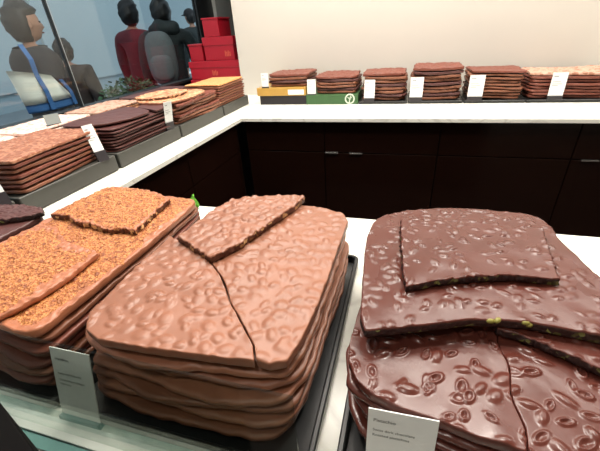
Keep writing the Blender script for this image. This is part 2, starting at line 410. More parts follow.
# ------------------------------------------------------------------ trays
def tray(x0, x1, y0, y1, h, label, mat='tray', group=None, rim=0.018, r=0.035, floor_h=0.012, lipmat=None, name='display_tray'):
    ox, oy = (x0+x1)/2, (y0+y1)/2
    def loop(i, z, rr):
        P = []
        for cx, cy, a0 in ((x1-i-rr, y1-i-rr, 0), (x0+i+rr, y1-i-rr, 90), (x0+i+rr, y0+i+rr, 180), (x1-i-rr, y0+i+rr, 270)):
            for a in range(0, 91, 18):
                t = math.radians(a0+a); P.append(W(cx+rr*math.cos(t), cy+rr*math.sin(t), z))
        return P
    L = [loop(0.012, 0.001, r), loop(0, 0.01, r), loop(0, h-0.004, r), loop(0.004, h, r), loop(rim-0.004, h, max(.004, r-rim)), loop(rim, h-0.004, max(.004, r-rim)), loop(rim+0.004, floor_h, max(.004, r-rim))]
    n = len(L[0]); v = [p for l in L for p in l]; fs = []
    for k in range(len(L)-1):
        for a in range(n):
            b = (a+1) % n; fs.append((k*n+a, k*n+b, (k+1)*n+b, (k+1)*n+a))
    fs.append([a for a in range(n)][::-1]); fs.append([(len(L)-1)*n+a for a in range(n)])
    ii = [0]*len(fs)
    for k in (3, 4):
        for a in range(n): ii[k*n+a] = 1
    o = link(name, v, fs, [M[mat], M[lipmat or mat]], None, W(ox, oy, 0), ii)
    tag(o, label, 'tray', group)
    return o
tray(-0.94, -0.150, 0.402, 1.37, 0.045, 'black tray under the tall milk chocolate stack at the front centre')
tray(-1.72, -0.965, 0.402, 1.47, 0.045, 'black tray under the golden crunchy slabs at the front left')
tray(-0.095, 0.76, 0.42, 1.515, 0.045, 'black tray under the dark pistachio slabs at the front right')
tray(-2.38, -1.75, 0.45, 1.32, 0.045, 'black tray under the dark chocolate at the far left of the front counter')

# ------------------------------------------------------------------ stack builder
def stack(base, z0, z1, count, mat, seed, where, group, nuts=None, th=None, jit=0.004, off=0.008, rotj=0.02, wave=0.004, n=120, rings=6, rough_edge=0.004, skip_top=False, mats=None, topmat=None, total=None, rim=None, kind='slab', name='chocolate_bark', stagger=0.0, forward=0.0, n_first=0, growth=0.0, toprings=None, topn=None, topnuts=None):
    """count slabs from z0 to z1, listed top first; returns pitch"""
    pitch = (z1-z0)/count; th = th or pitch*0.56
    rnd = np.random.default_rng(seed)
    tot = total or count
    for k in range(count):                         # k = 0 is the lowest
        lvl = tot-1-k
        B = np.array(base, float); c = B.mean(axis=0); a = rnd.uniform(-rotj, rotj); ca, sa = math.cos(a), math.sin(a)
        g = 1+growth*(1-k/count)+rnd.uniform(-.012, .012)+stagger*(1 if k % 2 else -1)
        Q = ((B-c)*g)@np.array([[ca, sa], [-sa, ca]])+c+rnd.uniform(-off, off, 2)+rnd.normal(0, jit, B.shape)
        ymax = Q[:, 1].max(); Q[:, 1] = ymax-(ymax-Q[:, 1])*(1+forward*(1-k/count))
        mm = mats[k % len(mats)] if mats else mat
        last = (k == count-1)
        if last and topmat: mm = topmat
        slab(Q, z0+k*pitch+0.0005, th, mm, seed*31+k, nuts=(topnuts or nuts) if last else nuts, n=topn if (last and topn) else n, rings=(toprings if (last and toprings) else rings), wave=wave*0.3, drape=(seed, wave*0.8), rough_edge=rough_edge,
             rim=rim, nut_scale=1.0 if last else min(0.6, (pitch-th)*0.4/0.014), label=f'{where}, {ordinal(lvl, tot)} in its stack', group=group, name=name)
    return pitch

# ================================================================== CENTRE STACK (milk chocolate with whole nuts)
ctr = [(-0.868, 0.60), (-0.865, 0.80), (-0.868, 0.99), (-0.83, 1.17), (-0.755, 1.31), (-0.60, 1.365), (-0.42, 1.350), (-0.27, 1.315), (-0.195, 1.26), (-0.188, 1.05), (-0.190, 0.84), (-0.195, 0.66), (-0.215, 0.56), (-0.29, 0.515), (-0.45, 0.50), (-0.62, 0.495), (-0.78, 0.50), (-0.845, 0.53)]
cz = 0.014
stack(ctr, 0.050, 0.262, 6, M['milk'], 11, 'lower milk chocolate slab at the front centre', 'milk chocolate slabs at the front centre', nuts='hazel_big', jit=0.008, off=0.012, rotj=0.03, wave=0.0025, n=260, rings=12, rough_edge=0.004, mats=[M['milk_deep'], M['milk']], total=6, stagger=0.014, growth=0.004, forward=0.06, th=0.0165)
T0 = [(-0.700, 1.00), (-0.645, 0.885), (-0.541, 0.80), (-0.495, 0.745), (-0.456, 0.69), (-0.42, 0.655), (-0.36, 0.592), (-0.32, 0.55), (-0.298, 0.508), (-0.262, 0.505), (-0.225, 0.525), (-0.208, 0.594), (-0.198, 0.70), (-0.194, 0.822), (-0.190, 1.05), (-0.186, 1.235), (-0.215, 1.295), (-0.31, 1.335), (-0.424, 1.35), (-0.55, 1.33), (-0.66, 1.25), (-0.70, 1.12)]
T1 = [(-0.869, 0.989), (-0.75, 0.938), (-0.651, 0.885), (-0.5460, 0.799), (-0.4995, 0.743), (-0.4605, 0.69), (-0.4245, 0.654), (-0.3645, 0.591), (-0.3245, 0.549), (-0.3025, 0.505), (-0.38, 0.497), (-0.455, 0.492), (-0.60, 0.482), (-0.752, 0.475), (-0.815, 0.50), (-0.858, 0.56), (-0.862, 0.65), (-0.866, 0.80)]
T2 = [(-0.80, 0.952), (-0.79, 1.04), (-0.775, 1.13), (-0.758, 1.22), (-0.733, 1.294), (-0.67, 1.33), (-0.604, 1.352), (-0.52, 1.372), (-0.474, 1.378), (-0.43, 1.385), (-0.405, 1.375), (-0.425, 1.28), (-0.47, 1.145), (-0.505, 1.05), (-0.54, 0.956), (-0.575, 0.895), (-0.603, 0.852), (-0.68, 0.89)]
zt = 0.2725
slab(T0, zt, 0.027, M['milk'], 101, edge=0.0016, nuts='hazel', n=360, rings=80, rough_edge=0.002, wave=0.002, sharp=True, cut=M['milk_deep'], nut_scale=1.0, label='large milk chocolate slab right of the crack on the front centre stack', group='milk chocolate slabs at the front centre', name='broken_chocolate_bark')
slab(T1, zt+.0015, 0.027, M['milk'], 102, edge=0.0016, nuts='hazel', n=360, rings=80, rough_edge=0.0015, wave=0.0015, sharp=True, cut=M['milk_deep'], nut_scale=1.0, label='large milk chocolate slab with straight front edge left of the crack, front centre', group='milk chocolate slabs at the front centre', name='broken_chocolate_bark')
slab(T2, zt+.0345, 0.024, M['milk'], 103, nuts='hazel_big', n=300, rings=60, rough_edge=0.004, wave=0.002, sharp=True, broken=True, cut=M['cut_milk_shaded'], label='loose milk chocolate piece with a nutty broken edge lying on the front centre stack', group='milk chocolate slabs at the front centre', name='broken_chocolate_piece')

# ================================================================== RIGHT STACK (dark chocolate with pistachios)
R3 = [(-0.088, 0.74), (-0.092, 0.66), (-0.085, 0.60), (-0.062, 0.555), (-0.02, 0.52), (0.04, 0.503), (0.129, 0.491), (0.205, 0.473), (0.28, 0.462), (0.42, 0.455), (0.56, 0.47), (0.64, 0.52), (0.66, 0.62), (0.66, 0.80), (0.655, 1.0), (0.62, 1.18), (0.57, 1.33), (0.50, 1.42), (0.33, 1.44), (0.12, 1.42), (0.0, 1.36), (-0.07, 1.25), (-0.085, 1.0)]
rz = 0.014
stack(R3, 0.050, 0.216, 5, M['dark'], 21, 'lower dark chocolate slab at the front right', 'dark pistachio slabs at the front right', nuts='pist', jit=0.008, off=0.012, wave=0.006, n=220, rings=10, rough_edge=0.004, rotj=0.025, total=5, stagger=0.008, growth=-0.02)
def crackpt(y): return 0.292+0.006*math.sin(y*40)+0.012*(y-.46)
cr_y = np.linspace(0.466, 0.80, 14)
RL = [(-0.088, 0.74), (-0.092, 0.66), (-0.085, 0.60), (-0.062, 0.555), (-0.02, 0.52), (0.04, 0.503), (0.129, 0.491), (0.205, 0.475)]+[(crackpt(y)-0.0012, y) for y in cr_y]+[(0.29, 0.92), (0.15, 0.95), (0.0, 0.95), (-0.075, 0.92)]
RR = [(crackpt(y)+0.0005, y) for y in cr_y[::-1]]+[(0.36, 0.458), (0.46, 0.452), (0.56, 0.47), (0.64, 0.52), (0.66, 0.62), (0.66, 0.80), (0.655, 0.95), (0.5, .98), (0.34, 0.92)]
slab(RL, 0.218, 0.028, M['dark'], 201, edge=0.0016, nuts='pist', ring=True, n=380, rings=90, rough_edge=0.0012, wave=0.003, sharp=True, cut=M['dark'], label='glossy dark chocolate slab front part left of the thin crack, front right stack', group='dark pistachio slabs at the front right', name='broken_chocolate_bark')
slab(RR, 0.218, 0.028, M['dark'], 202, edge=0.0016, nuts='pist', ring=True, n=380, rings=90, rough_edge=0.0012, wave=0.003, sharp=True, cut=M['dark'], label='glossy dark chocolate slab front part right of the thin crack, front right stack', group='dark pistachio slabs at the front right', name='broken_chocolate_bark')
RB = [(0.285, 0.765), (0.33, 0.757), (0.387, 0.735), (0.44, 0.708), (0.483, 0.683), (0.55, 0.65), (0.61, 0.64), (0.63, 0.78), (0.62, 0.95), (0.58, 1.02), (0.40, 1.02), (0.29, 0.95)]
slab(RB, 0.2545, 0.024, M['dark'], 203, nuts='pist_fine', n=260, rings=40, rough_edge=0.002, wave=0.002, sharp=True, broken=True, cut=M['cut_dark_shaded'], label='wedge of dark chocolate showing under the big upper slab, front right', group='dark pistachio slabs at the front right', name='broken_chocolate_bark')
R1 = [(-0.097, 1.10), (-0.087, 1.212), (-0.072, 1.262), (-0.03, 1.305), (0.04, 1.345), (0.136, 1.379), (0.235, 1.400), (0.332, 1.405), (0.43, 1.400), (0.511, 1.385), (0.545, 1.345), (0.556, 1.29), (0.552, 1.23), (0.566, 1.15), (0.578, 1.07), (0.60, 0.978), (0.605, 0.88), (0.58, 0.748), (0.50, 0.753), (0.42, 0.762), (0.353, 0.768), (0.28, 0.762), (0.211, 0.748), (0.12, 0.712), (0.03, 0.678), (-0.052, 0.650), (-0.070, 0.70), (-0.082, 0.85), (-0.092, 1.0)]
slab(R1, 0.2845, 0.028, M['dark'], 204, nuts='pist_fine', nut_scale=1.0, n=400, rings=90, rough_edge=0.0016, wave=0.003, sharp=True, cut=M['cut_dark_shaded'], label='big dark chocolate slab with rounded far end forming the upper layer, front right stack', group='dark pistachio slabs at the front right', name='broken_chocolate_bark')
R2 = [(0.021, 1.209), (0.11, 1.222), (0.197, 1.228), (0.35, 1.232), (0.500, 1.224), (0.486, 1.12), (0.474, 1.03), (0.462, 0.932), (0.34, 0.925), (0.224, 0.892), (0.13, 0.858), (0.046, 0.812), (0.036, 0.88), (0.028, 1.0), (0.024, 1.1)]
slab(R2, 0.3175, 0.024, M['dark'], 205, nuts='pist_fine', n=320, rings=70, rough_edge=0.002, wave=0.002, sharp=True, broken=True, cut=M['cut_dark_shaded'], label='square loose piece of dark pistachio chocolate lying on top of the front right stack', group='dark pistachio slabs at the front right', name='broken_chocolate_piece')

up_slab = next(o for o in COL.objects if o.get('label', '').startswith('big dark chocolate slab'))
rn = random.Random(8)
for (x, y, z) in ((0.262, 0.759, 0.306), (0.279, 0.762, 0.309), (0.345, 0.769, 0.308), (0.356, 0.770, 0.303)):
    a = rn.uniform(0, 3); c = W(x, y, z); V = []; F = []
    for j in range(7):
        ph = -math.pi/2+math.pi*j/6
        for i in range(10):
            t = 2*math.pi*i/10; u, v, w_ = math.cos(ph)*math.cos(t)*.0052, math.cos(ph)*math.sin(t)*.0032, math.sin(ph)*.0030
            V.append(c+Vector((u*math.cos(a*.3)-v*math.sin(a*.3), u*math.sin(a*.3)+v*math.cos(a*.3), w_)))
    for j in range(6):
        for i in range(10): F.append((j*10+i, j*10+(i+1) % 10, (j+1)*10+(i+1) % 10, (j+1)*10+i))
    link('pistachio', V, F, M['pistachio'], up_slab, c, None, True)

# ================================================================== LEFT STACK (golden crunch on caramel chocolate)
Lb = [(-0.985, 1.345), (-0.980, 1.22), (-0.980, 1.0), (-0.984, 0.766), (-0.992, 0.60), (-1.00, 0.492), (-1.05, 0.470), (-1.147, 0.478), (-1.30, 0.50), (-1.45, 0.53), (-1.58, 0.58), (-1.63, 0.72), (-1.64, 1.0), (-1.64, 1.30), (-1.60, 1.41), (-1.40, 1.43), (-1.15, 1.415), (-1.02, 1.40)]
stack(Lb, 0.050, 0.232, 7, M['milk_deep'], 31, 'lower brown crunchy slab at the front left', 'golden crunch slabs at the front left', nuts='crunch', jit=0.004, off=0.012, rotj=0.012, wave=0.004, n=150, rings=8, rough_edge=0.003, mats=[M['milk_deep'], M['ruby']], total=7, stagger=0.010, forward=0.035, th=0.014)
slab(Lb, 0.2345, 0.026, M['gold'], 301, nuts='crunch', n=340, rings=90, rough_edge=0.002, wave=0.003, cut=M['rim'], rim=(M['rim'], 0.028), label='full golden crunchy slab with caramel rim carrying the two loose pieces, front left', group='golden crunch slabs at the front left', name='crunchy_chocolate_bark')
L1 = [(-1.605, 1.078), (-1.602, 1.14), (-1.597, 1.22), (-1.58, 1.32), (-1.564, 1.408), (-1.45, 1.415), (-1.32, 1.40), (-1.197, 1.38), (-1.155, 1.355), (-1.11, 1.335), (-1.098, 1.24), (-1.085, 1.13), (-1.072, 1.027), (-1.14, 1.03), (-1.20, 1.012), (-1.30, 1.035), (-1.40, 1.04), (-1.50, 1.085)]
slab(L1, 0.268, 0.024, M['gold'], 302, nuts='crunch', n=300, rings=70, rough_edge=0.005, wave=0.004, sharp=True, broken=True, cut=M['cut_milk_shaded'], rim=(M['rim'], 0.012), tilt=(0, 0.01), label='loose golden crunchy piece lying on the far end of the front left stack', group='golden crunch slabs at the front left', name='crunchy_chocolate_piece')
L2 = [(-1.47, 0.97), (-1.40, 0.93), (-1.33, 0.845), (-1.24, 0.79), (-1.145, 0.756), (-1.105, 0.80), (-1.096, 0.84), (-1.085, 0.75), (-1.075, 0.66), (-1.085, 0.56), (-1.118, 0.478), (-1.22, 0.52), (-1.34, 0.59), (-1.461, 0.69), (-1.56, 0.74), (-1.60, 0.85), (-1.57, 0.95)]
L2 = [(-1.56, 1.00), (-1.46, 0.985), (-1.384, 0.935), (-1.30, 0.89), (-1.20, 0.875), (-1.10, 0.848), (-1.10, 0.78), (-1.09, 0.70), (-1.10, 0.62), (-1.12, 0.54), (-1.15, 0.478), (-1.24, 0.50), (-1.34, 0.53), (-1.461, 0.56), (-1.56, 0.62), (-1.60, 0.75), (-1.60, 0.90)]
slab(L2, 0.268, 0.017, M['gold'], 303, nuts='crunch', n=300, rings=70, rough_edge=0.004, wave=0.004, sharp=True, cut=M['rim'], rim=(M['rim'], 0.035), label='curved loose golden crunchy piece with a broad caramel edge at the near end, front left', group='golden crunch slabs at the front left', name='crunchy_chocolate_piece')

# far left dark stack on the front counter
Db = rrect(-2.34, -1.775, 0.60, 1.17, 0.05)
stack(Db, 0.019, 0.236, 7, M['dark_matt'], 41, 'dark rough slab left of the golden ones', 'dark slabs at the far left of the front counter', nuts='crunch', th=0.026, n=120, rings=24, rough_edge=0.004)
slab([(-2.3, 1.03), (-2.25, 1.10), (-2.1, 1.175), (-1.95, 1.20), (-1.80, 1.185), (-1.735, 1.14), (-1.80, 1.08), (-1.90, 1.03), (-2.05, 0.99)], 0.240, 0.022, M['dark_matt'], 411, nuts='crunch', n=180, rings=40, broken=True, sharp=True, cut=M['cut_dark_shaded'], label='loose broken dark chocolate piece at the far left end of the front counter', group='dark slabs at the far left of the front counter', name='broken_chocolate_piece')

# ================================================================== WINDOW SIDE COUNTER
side_trays = [(0.62, 1.44, 'charcoal tray at the left edge of the photo on the window side counter, nearest one'), (1.47, 2.36, 'charcoal tray holding the pale brown nutty slabs by the window'), (2.39, 3.36, 'charcoal tray holding the dark brown slabs by the window'), (3.385, 4.42, 'charcoal tray holding the ragged nut slabs by the window'), (4.45, 5.30, 'charcoal tray holding the flat golden slabs by the window, nearest the back corner')]
for y0, y1, lab in side_trays:
    tray(-3.02, -2.40, y0, y1, 0.135, lab, 'tray_grey', 'charcoal trays on the window side counter', rim=0.02, r=0.012, floor_h=0.130, lipmat='tray_lip')
G = 'slabs on the window side counter'
stack(rrect(-2.98, -2.435, 1.50, 2.33, 0.05, rot=0.10), 0.138, 0.385, 7, M['milk_deep'], 51, 'pale brown nutty slab nearest by the window', G+', nearest stack', nuts='hazel', jit=0.004, th=0.020, n=150, rings=10, topmat=M['fleck'], topn=220, toprings=50, mats=[M['milk_deep'], M['ruby']])
stack(rrect(-2.96, -2.435, 2.44, 3.31, 0.07), 0.138, 0.35, 8, M['dark_matt'], 52, 'thin dark brown slab by the window', G+', dark stack', jit=0.005, th=0.014, off=0.014, n=110, rings=5)
slab([(-2.98, 2.52), (-2.93, 2.42), (-2.75, 2.40), (-2.58, 2.50), (-2.46, 2.72), (-2.43, 2.95), (-2.50, 3.05), (-2.70, 3.16), (-2.90, 3.20), (-3.0, 3.0)], 0.352, 0.019, M['dark_matt'], 521, nuts='pist_fine', nut_scale=.4, n=140, rings=24, wave=0.004, label='rounded smooth dark brown slab piece on top of the second window side stack', group=G+', dark stack')
slab([(-2.75, 3.215), (-2.50, 3.10), (-2.42, 3.07), (-2.42, 3.30), (-2.60, 3.42), (-2.80, 3.42)], 0.352, 0.019, M['dark_matt'], 522, n=90, rings=10, wave=0.002, label='small dark brown slab piece behind the rounded one on the second window side stack', group=G+', dark stack')
stack(rrect(-2.96, -2.42, 3.43, 4.37, 0.05), 0.138, 0.36, 6, M['milk_deep'], 53, 'ragged brown nut slab by the window', G+', ragged stack', nuts='lump', jit=0.012, off=0.02, rotj=0.05, wave=0.007, th=0.022, n=150, rings=8, rough_edge=0.007, mats=[M['milk_deep'], M['milk'], M['ruby']])
slab([(-2.95, 3.45), (-2.7, 3.32), (-2.45, 3.40), (-2.40, 3.70), (-2.42, 4.05), (-2.60, 4.25), (-2.85, 4.20), (-2.98, 3.9)], 0.368, 0.020, M['tan'], 531, nuts='lump', n=200, rings=30, wave=0.006, rough_edge=0.007, nut_scale=.6, cut=M['milk'], label='caramel coloured nut slab lying second from the top of the third window side stack', group=G+', ragged stack')
slab([(-3.0, 3.50), (-2.8, 3.40), (-2.62, 3.50), (-2.55, 3.75), (-2.62, 4.0), (-2.85, 4.05), (-3.0, 3.85)], 0.400, 0.020, M['tan'], 532, nuts='lump', n=200, rings=30, wave=0.006, rough_edge=0.008, broken=True, nut_scale=.6, cut=M['cut_milk_shaded'], label='caramel coloured broken nut piece on the very top of the third window side stack', group=G+', ragged stack', name='broken_chocolate_piece')
stack(rrect(-2.95, -2.42, 4.42, 5.25, 0.03), 0.138, 0.425, 9, M['milk_deep'], 54, 'straight edged slab before the red boxes', G+', golden stack', jit=0.003, off=0.010, rotj=0.03, th=0.019, n=110, rings=5, mats=[M['milk_deep'], M['milk'], M['ruby']], topmat=M['gold_soft'])
# rear row by the window, on black risers
def riser(x0, x1, y0, y1, h, label):
    o = MB().ubox(x0, x1, y0, y1, 0.001, h).build('display_riser', M['tray'], None, W((x0+x1)/2, (y0+y1)/2, 0), bevel=0.003)
    tag(o, label, 'riser', 'black risers behind the window side trays')
riser(-3.62, -3.08, 1.60, 2.94, 0.275, 'black riser under the pinkish white slabs by the window')
riser(-3.62, -3.08, 2.97, 3.76, 0.275, 'black riser under the pale tan slabs by the window')
riser(-3.62, -3.08, 3.79, 4.95, 0.275, 'black riser under the dark slab by the window near the red boxes')
G2 = 'slabs in the rear row by the window'
for q, (zz, ya, yb, mm, lab) in enumerate([(0.277, 1.65, 2.92, 'pale', 'pinkish white slab in the rear row by the window, bottom one'), (0.307, 1.62, 2.90, 'pink', 'pinkish white slab in the rear row by the window, middle one'), (0.337, 2.18, 2.93, 'pink', 'pinkish white slab in the rear row by the window, top one beside the small tag'), (0.337, 1.64, 2.12, 'pink', 'pinkish white slab in the rear row at the left edge of the photo, top one'),
        (0.277, 3.0, 3.72, 'tan', 'pale tan nut slab in the rear row, bottom one'), (0.307, 3.0, 3.74, 'tan', 'pale tan nut slab in the rear row, middle one'), (0.337, 2.98, 3.72, 'pale', 'pale blond nut slab in the rear row, top one'),
        (0.277, 3.84, 4.88, 'dark_matt', 'dark slab in the rear row by the window, bottom one'), (0.307, 3.84, 4.86, 'dark_matt', 'dark slab in the rear row by the window, middle one'), (0.337, 3.82, 4.82, 'dark_matt', 'dark slab in the rear row by the window, top one')]):
    slab(rrect(-3.55-0.01*(q % 3), -3.10, ya, yb, 0.05, rot=0.01*(q % 3)), zz+(0.001), 0.019, M[mm], 600+q, wave=0.0015, nuts='lump' if mm in ('tan', 'pale') else 'crunch', n=130, rings=16, nut_scale=.35, label=lab, group=G2)

# ================================================================== BACK COUNTER
def backbase(x0, x1, h, mat, name, label):
    r = tray(x0, x1, 5.20, 6.02, h, label, mat, 'trays on the back counter', rim=0.02, r=0.01, floor_h=h-0.003, name=name); return r
# gold and black box
r = empty('display_box', W(-1.82, 5.6, 0), 'gold and black cardboard box under the leftmost stack on the back counter', 'box')
MB().ubox(-2.17, -1.43, 5.22, 6.0, 0.001, 0.13).build('lower_box', M['black_card'], r, r.location, bevel=0.002)
lid = MB().ubox(-2.20, -1.43, 5.20, 6.02, 0.131, 0.245).build('gold_lid', M['gold_card'], r, r.location, bevel=0.002)
MB().ubox(-1.70, -1.455, 5.193, 5.199, 0.145, 0.215).build('paper_label', M['card'], lid, W(-1.58, 5.19, 0.18))
# green box with round emblem
r = empty('display_box', W(-1.06, 5.6, 0), 'green cardboard box with a round pale emblem on the back counter', 'box')
MB().ubox(-1.425, -0.66, 5.20, 6.02, 0.001, 0.135).build('box_body', M['green_card'], r, r.location, bevel=0.002)
em = MB(); cx, cz_ = -0.775, 0.076
N = 28
ring = [(cx+math.cos(2*math.pi*k/N)*q, cz_+math.sin(2*math.pi*k/N)*q) for q in (0.072, 0.052) for k in range(N)]
em.add([W(a, 5.196, b) for a, b in ring], [(k, (k+1) % N, N+(k+1) % N, N+k) for k in range(N)])
for pts in ([(-.014, -.05), (.0, -.05), (.006, .0), (-.004, .03)], [(.0, -.02), (.03, .02), (.036, .038), (.012, .02)], [(-.006, -.01), (-.034, .018), (-.038, .034), (-.014, .016)], [(.004, .0), (.012, .0), (.016, .045), (.004, .045)]):
    em.add([W(cx+a, 5.195, cz_+b) for a, b in pts], [(0, 1, 2, 3)])
em.build('round_emblem', M['emblem'], r, W(cx, 5.19, cz_))
backbase(-0.65, 0.02, 0.035, 'tray', 'display_tray', 'thin black tray under the third stack from the left on the back counter')
backbase(0.03, 0.735, 0.035, 'tray', 'display_tray', 'thin black tray under the tallest stack on the back counter')
backbase(0.745, 1.47, 0.035, 'tray', 'display_tray', 'thin black tray under the smooth topped stack on the back counter')
backbase(1.48, 2.60, 0.035, 'tray', 'display_tray', 'thin black tray under the pale topped stack at the right of the back counter')
backs = [  # x0,x1,z0,z1,count,mat,topmat,nuts,seed,desc
 (-2.02, -1.40, 0.253, 0.43, 4, 'milk_deep', 'ruby', 'lump', 71, 'ragged brown nut slab on the gold box'),
 (-1.29, -0.70, 0.143, 0.38, 6, 'milk_deep', 'ruby', 'lump', 72, 'ragged brown nut slab on the green box'),
 (-0.60, -0.02, 0.043, 0.40, 8, 'milk_deep', 'ruby', 'lump', 73, 'brown slab, third stack along the back'),
 (0.07, 0.69, 0.043, 0.45, 9, 'milk_deep', 'ruby', 'lump', 74, 'brown slab, tallest stack along the back'),
 (0.79, 1.42, 0.043, 0.39, 9, 'milk_deep', 'ruby', 'crunch', 75, 'smooth brown slab, fifth stack along the back'),
 (1.50, 2.45, 0.043, 0.34, 8, 'ruby', 'pale', 'lump', 76, 'reddish slab, rightmost stack along the back')]
for x0, x1, z0, z1, cnt, mm, tm, nk, sd, desc in backs:
    stack(rrect(x0, x1, 5.27, 5.93, 0.07), z0, z1, cnt, M[mm], sd, desc, desc.replace('slab', 'slabs', 1), nuts=nk, jit=0.012, off=0.015, rotj=0.03, wave=0.008, th=(z1-z0)/cnt*0.58, n=130, rings=8, rough_edge=0.008, topmat=M[tm], toprings=24, mats=[M[mm], M['dark_matt'], M[mm]] if sd in (71, 72, 73, 74) else None)

# ================================================================== NAME CARDS
def text_mesh(body, size):
    cu = bpy.data.curves.new('t', 'FONT'); cu.body = body; cu.size = size; cu.align_x = 'LEFT'
    ob = bpy.data.objects.new('t', cu); COL.objects.link(ob)
    bpy.context.view_layer.update()
    me = bpy.data.meshes.new_from_object(ob.evaluated_get(bpy.context.evaluated_depsgraph_get()))
    bpy.data.objects.remove(ob); return me
def name_card(base, right, up, w, h, label, lines=None, clip='clip', dashes=True, th=0.0012, clip_h=0.02, cardmat='card', group=None, clip_w=1.0, clip_down=0.005):
    """base = lower left corner (world), right and up = unit vectors; card is a thin board in a clip"""
    base = Vector(base); right = Vector(right).normalized(); up = Vector(up); up = (up-right*up.dot(right)).normalized(); nrm = right.cross(up).normalized()
    r = empty('price_card', base, label, 'price card', group)
    def board(x0, x1, y0, y1, d0, d1, name, m, parent):
        v = [base+right*x+up*y+nrm*d for d in (d0, d1) for y in (y0, y1) for x in (x0, x1)]
        return link(name, v, [(0, 2, 3, 1), (4, 5, 7, 6), (0, 1, 5, 4), (2, 6, 7, 3), (0, 4, 6, 2), (1, 3, 7, 5)], m, parent, base)
    c = board(0, w, 0, h, -th, 0, 'card', M[cardmat], r)
    board(w*(0.5-clip_w/2), w*(0.5+clip_w/2), -clip_down, clip_h*0.85, -th*5, th*4, 'clip', M[clip], r)
    if lines:
        for body, x, y, size, bold in lines:
            me = text_mesh(body, size)
            vs = [base+right*(x+p.co.x)+up*(y+p.co.y)+nrm*0.0004 for p in me.vertices]
            fs = [list(p.vertices) for p in me.polygons]
            link('printed_line', vs, fs, M['ink'], c, base); 
            bpy.data.meshes.remove(me)
    elif dashes:
        mb = MB()
        for x0, x1, y, t in ((0.12, 0.42, 0.86, 0.018), (0.12, 0.62, 0.66, 0.010), (0.12, 0.74, 0.58, 0.010), (0.12, 0.50, 0.52, 0.010)):
            v = [base+right*(a*w)+up*((y+b)*h)+nrm*0.0004 for b in (-t, t) for a in (x0, x1)]
            mb.add(v, [(0, 1, 3, 2)])
        mb.build('print', M['ink_pale'], c, base)
    return r
X, Z3 = Vector((1, 0, 0)), Vector((0, 0, 1))
w, h = 0.150*S, 0.335*S
name_card(W(-0.93, 0.390, 0.005), (1, 0.009, 0), (0, 0.27, 0.98), 0.0640, 0.1125, 'white card printed Hazelnut standing between the golden and the milk chocolate stacks',
          [('Hazelnut', 0.007, 0.095, 0.0062, 1), ('Swiss milk chocolate', 0.0075, 0.0735, 0.0046, 0), ('Caramelised roasted', 0.0075, 0.0635, 0.0050, 0), ('hazelnuts', 0.0075, 0.0575, 0.0050, 0)], clip='clear_clip', clip_h=0.010)
name_card(W(-0.019, 0.410, 0.012), (1, 0.032, 0.0), (0, 0.13, 1), 0.0628, 0.132, 'white card printed Pistachio in front of the dark chocolate stack',
          [('Pistachio', 0.005, 0.117, 0.0058, 1), ('Swiss dark chocolate', 0.005, 0.1045, 0.0046, 0), ('Roasted pistachios', 0.005, 0.0975, 0.0046, 0)], clip='clear_clip', clip_h=0.010)
# window side cards face the aisle (+x)
name_card(W(-2.425, 2.19, 0.175), (0.285, 0.958, 0), (-0.258, 0.077, 0.963), 0.040, 0.1153, 'white card on the tray of pale brown nutty slabs by the window', clip_down=0.0225)
name_card(W(-2.43, 3.17, 0.175), (0.277, 0.97, 0), (0.2, -0.062, 0.967), 0.046, 0.115, 'white card on the tray of dark brown slabs by the window', clip_down=0.0225)
name_card(W(-2.425, 1.33, 0.175), (0.285, 0.958, 0), (-0.258, 0.077, 0.963), 0.040, 0.1153, 'white card at the left edge of the photo on the window side counter', clip_down=0.0225)
o = name_card(W(-3.14, 2.44, 0.361), (0.15, 1, -0.05), (-0.1, -0.1, 1), 0.062, 0.042, 'small tag greyed for back-light shade, seen from behind at the white window slabs', dashes=False, cardmat='clear_clip', clip_h=0.003, clip_down=0.002)  # white tag; the grey colour stands in for its back-lit shade
for x0, z0, wd, ht, lean, lab, ch in [(-2.115, 0.247, 0.05, 0.092, 0.0, 'white card on the gold box on the back counter', 0.008), (-1.405, 0.137, 0.058, 0.095, 0.02, 'white card on the green box on the back counter', 0.006),
        (-0.575, 0.037, 0.066, 0.128, 0.02, 'white card at the third stack from the left on the back counter', 0.022), (0.045, 0.037, 0.075, 0.135, 0.08, 'white card at the tallest stack on the back counter', 0.024),
        (0.775, 0.037, 0.082, 0.138, 0.08, 'white card at the smooth topped stack on the back counter', 0.024), (1.70, 0.037, 0.074, 0.140, 0.30, 'strongly tilted white card at the rightmost stack on the back counter', 0.022)]:
    name_card(W(x0, 5.212, z0), (1, 0, 0), (lean, 0.03, 1), wd, ht, lab, clip_h=ch, group='white cards on the back counter')

# ================================================================== GLASS GUARD AND FRONT EDGE
r = empty('glass_guard', W(-0.5, 0.355, 0), 'low clear glass guard standing along the front edge of the counter', 'glass guard')
gp = MB().ubox(-2.9, -0.15, 0.352, 0.358, 0.015, 0.43); gp.i[1] = 1
gp.build('glass_pane', [M['glass'], M['glass_edge']], r, r.location)
b = MB(); b.ubox(-2.9, 1.6, 0.332, 0.384, 0.001, 0.014)
b.build('base_rail', M['rail'], r, r.location, bevel=0.001)
MB().ubox(-2.9, 1.6, 0.300, 0.331, 0.001, 0.006).build('teal_strip', M['teal'], r, r.location)['label'] = 'teal edge strip'
# black stand at the near left corner
b = MB().prism([(p[0]*S, p[1]*S) for p in ((-0.845, 0.272), (-0.60, 0.186), (-0.50, 0.02), (-0.85, -0.15), (-1.15, 0.06), (-1.15, 0.272))][::-1], 0.0, ZC+0.3*S)
o = b.build('black_stand', M['gap'], None, W(-0.85, 0.1, -ZC/S), bevel=0.002); tag(o, 'black stand in front of the counter at the near left corner', 'stand')

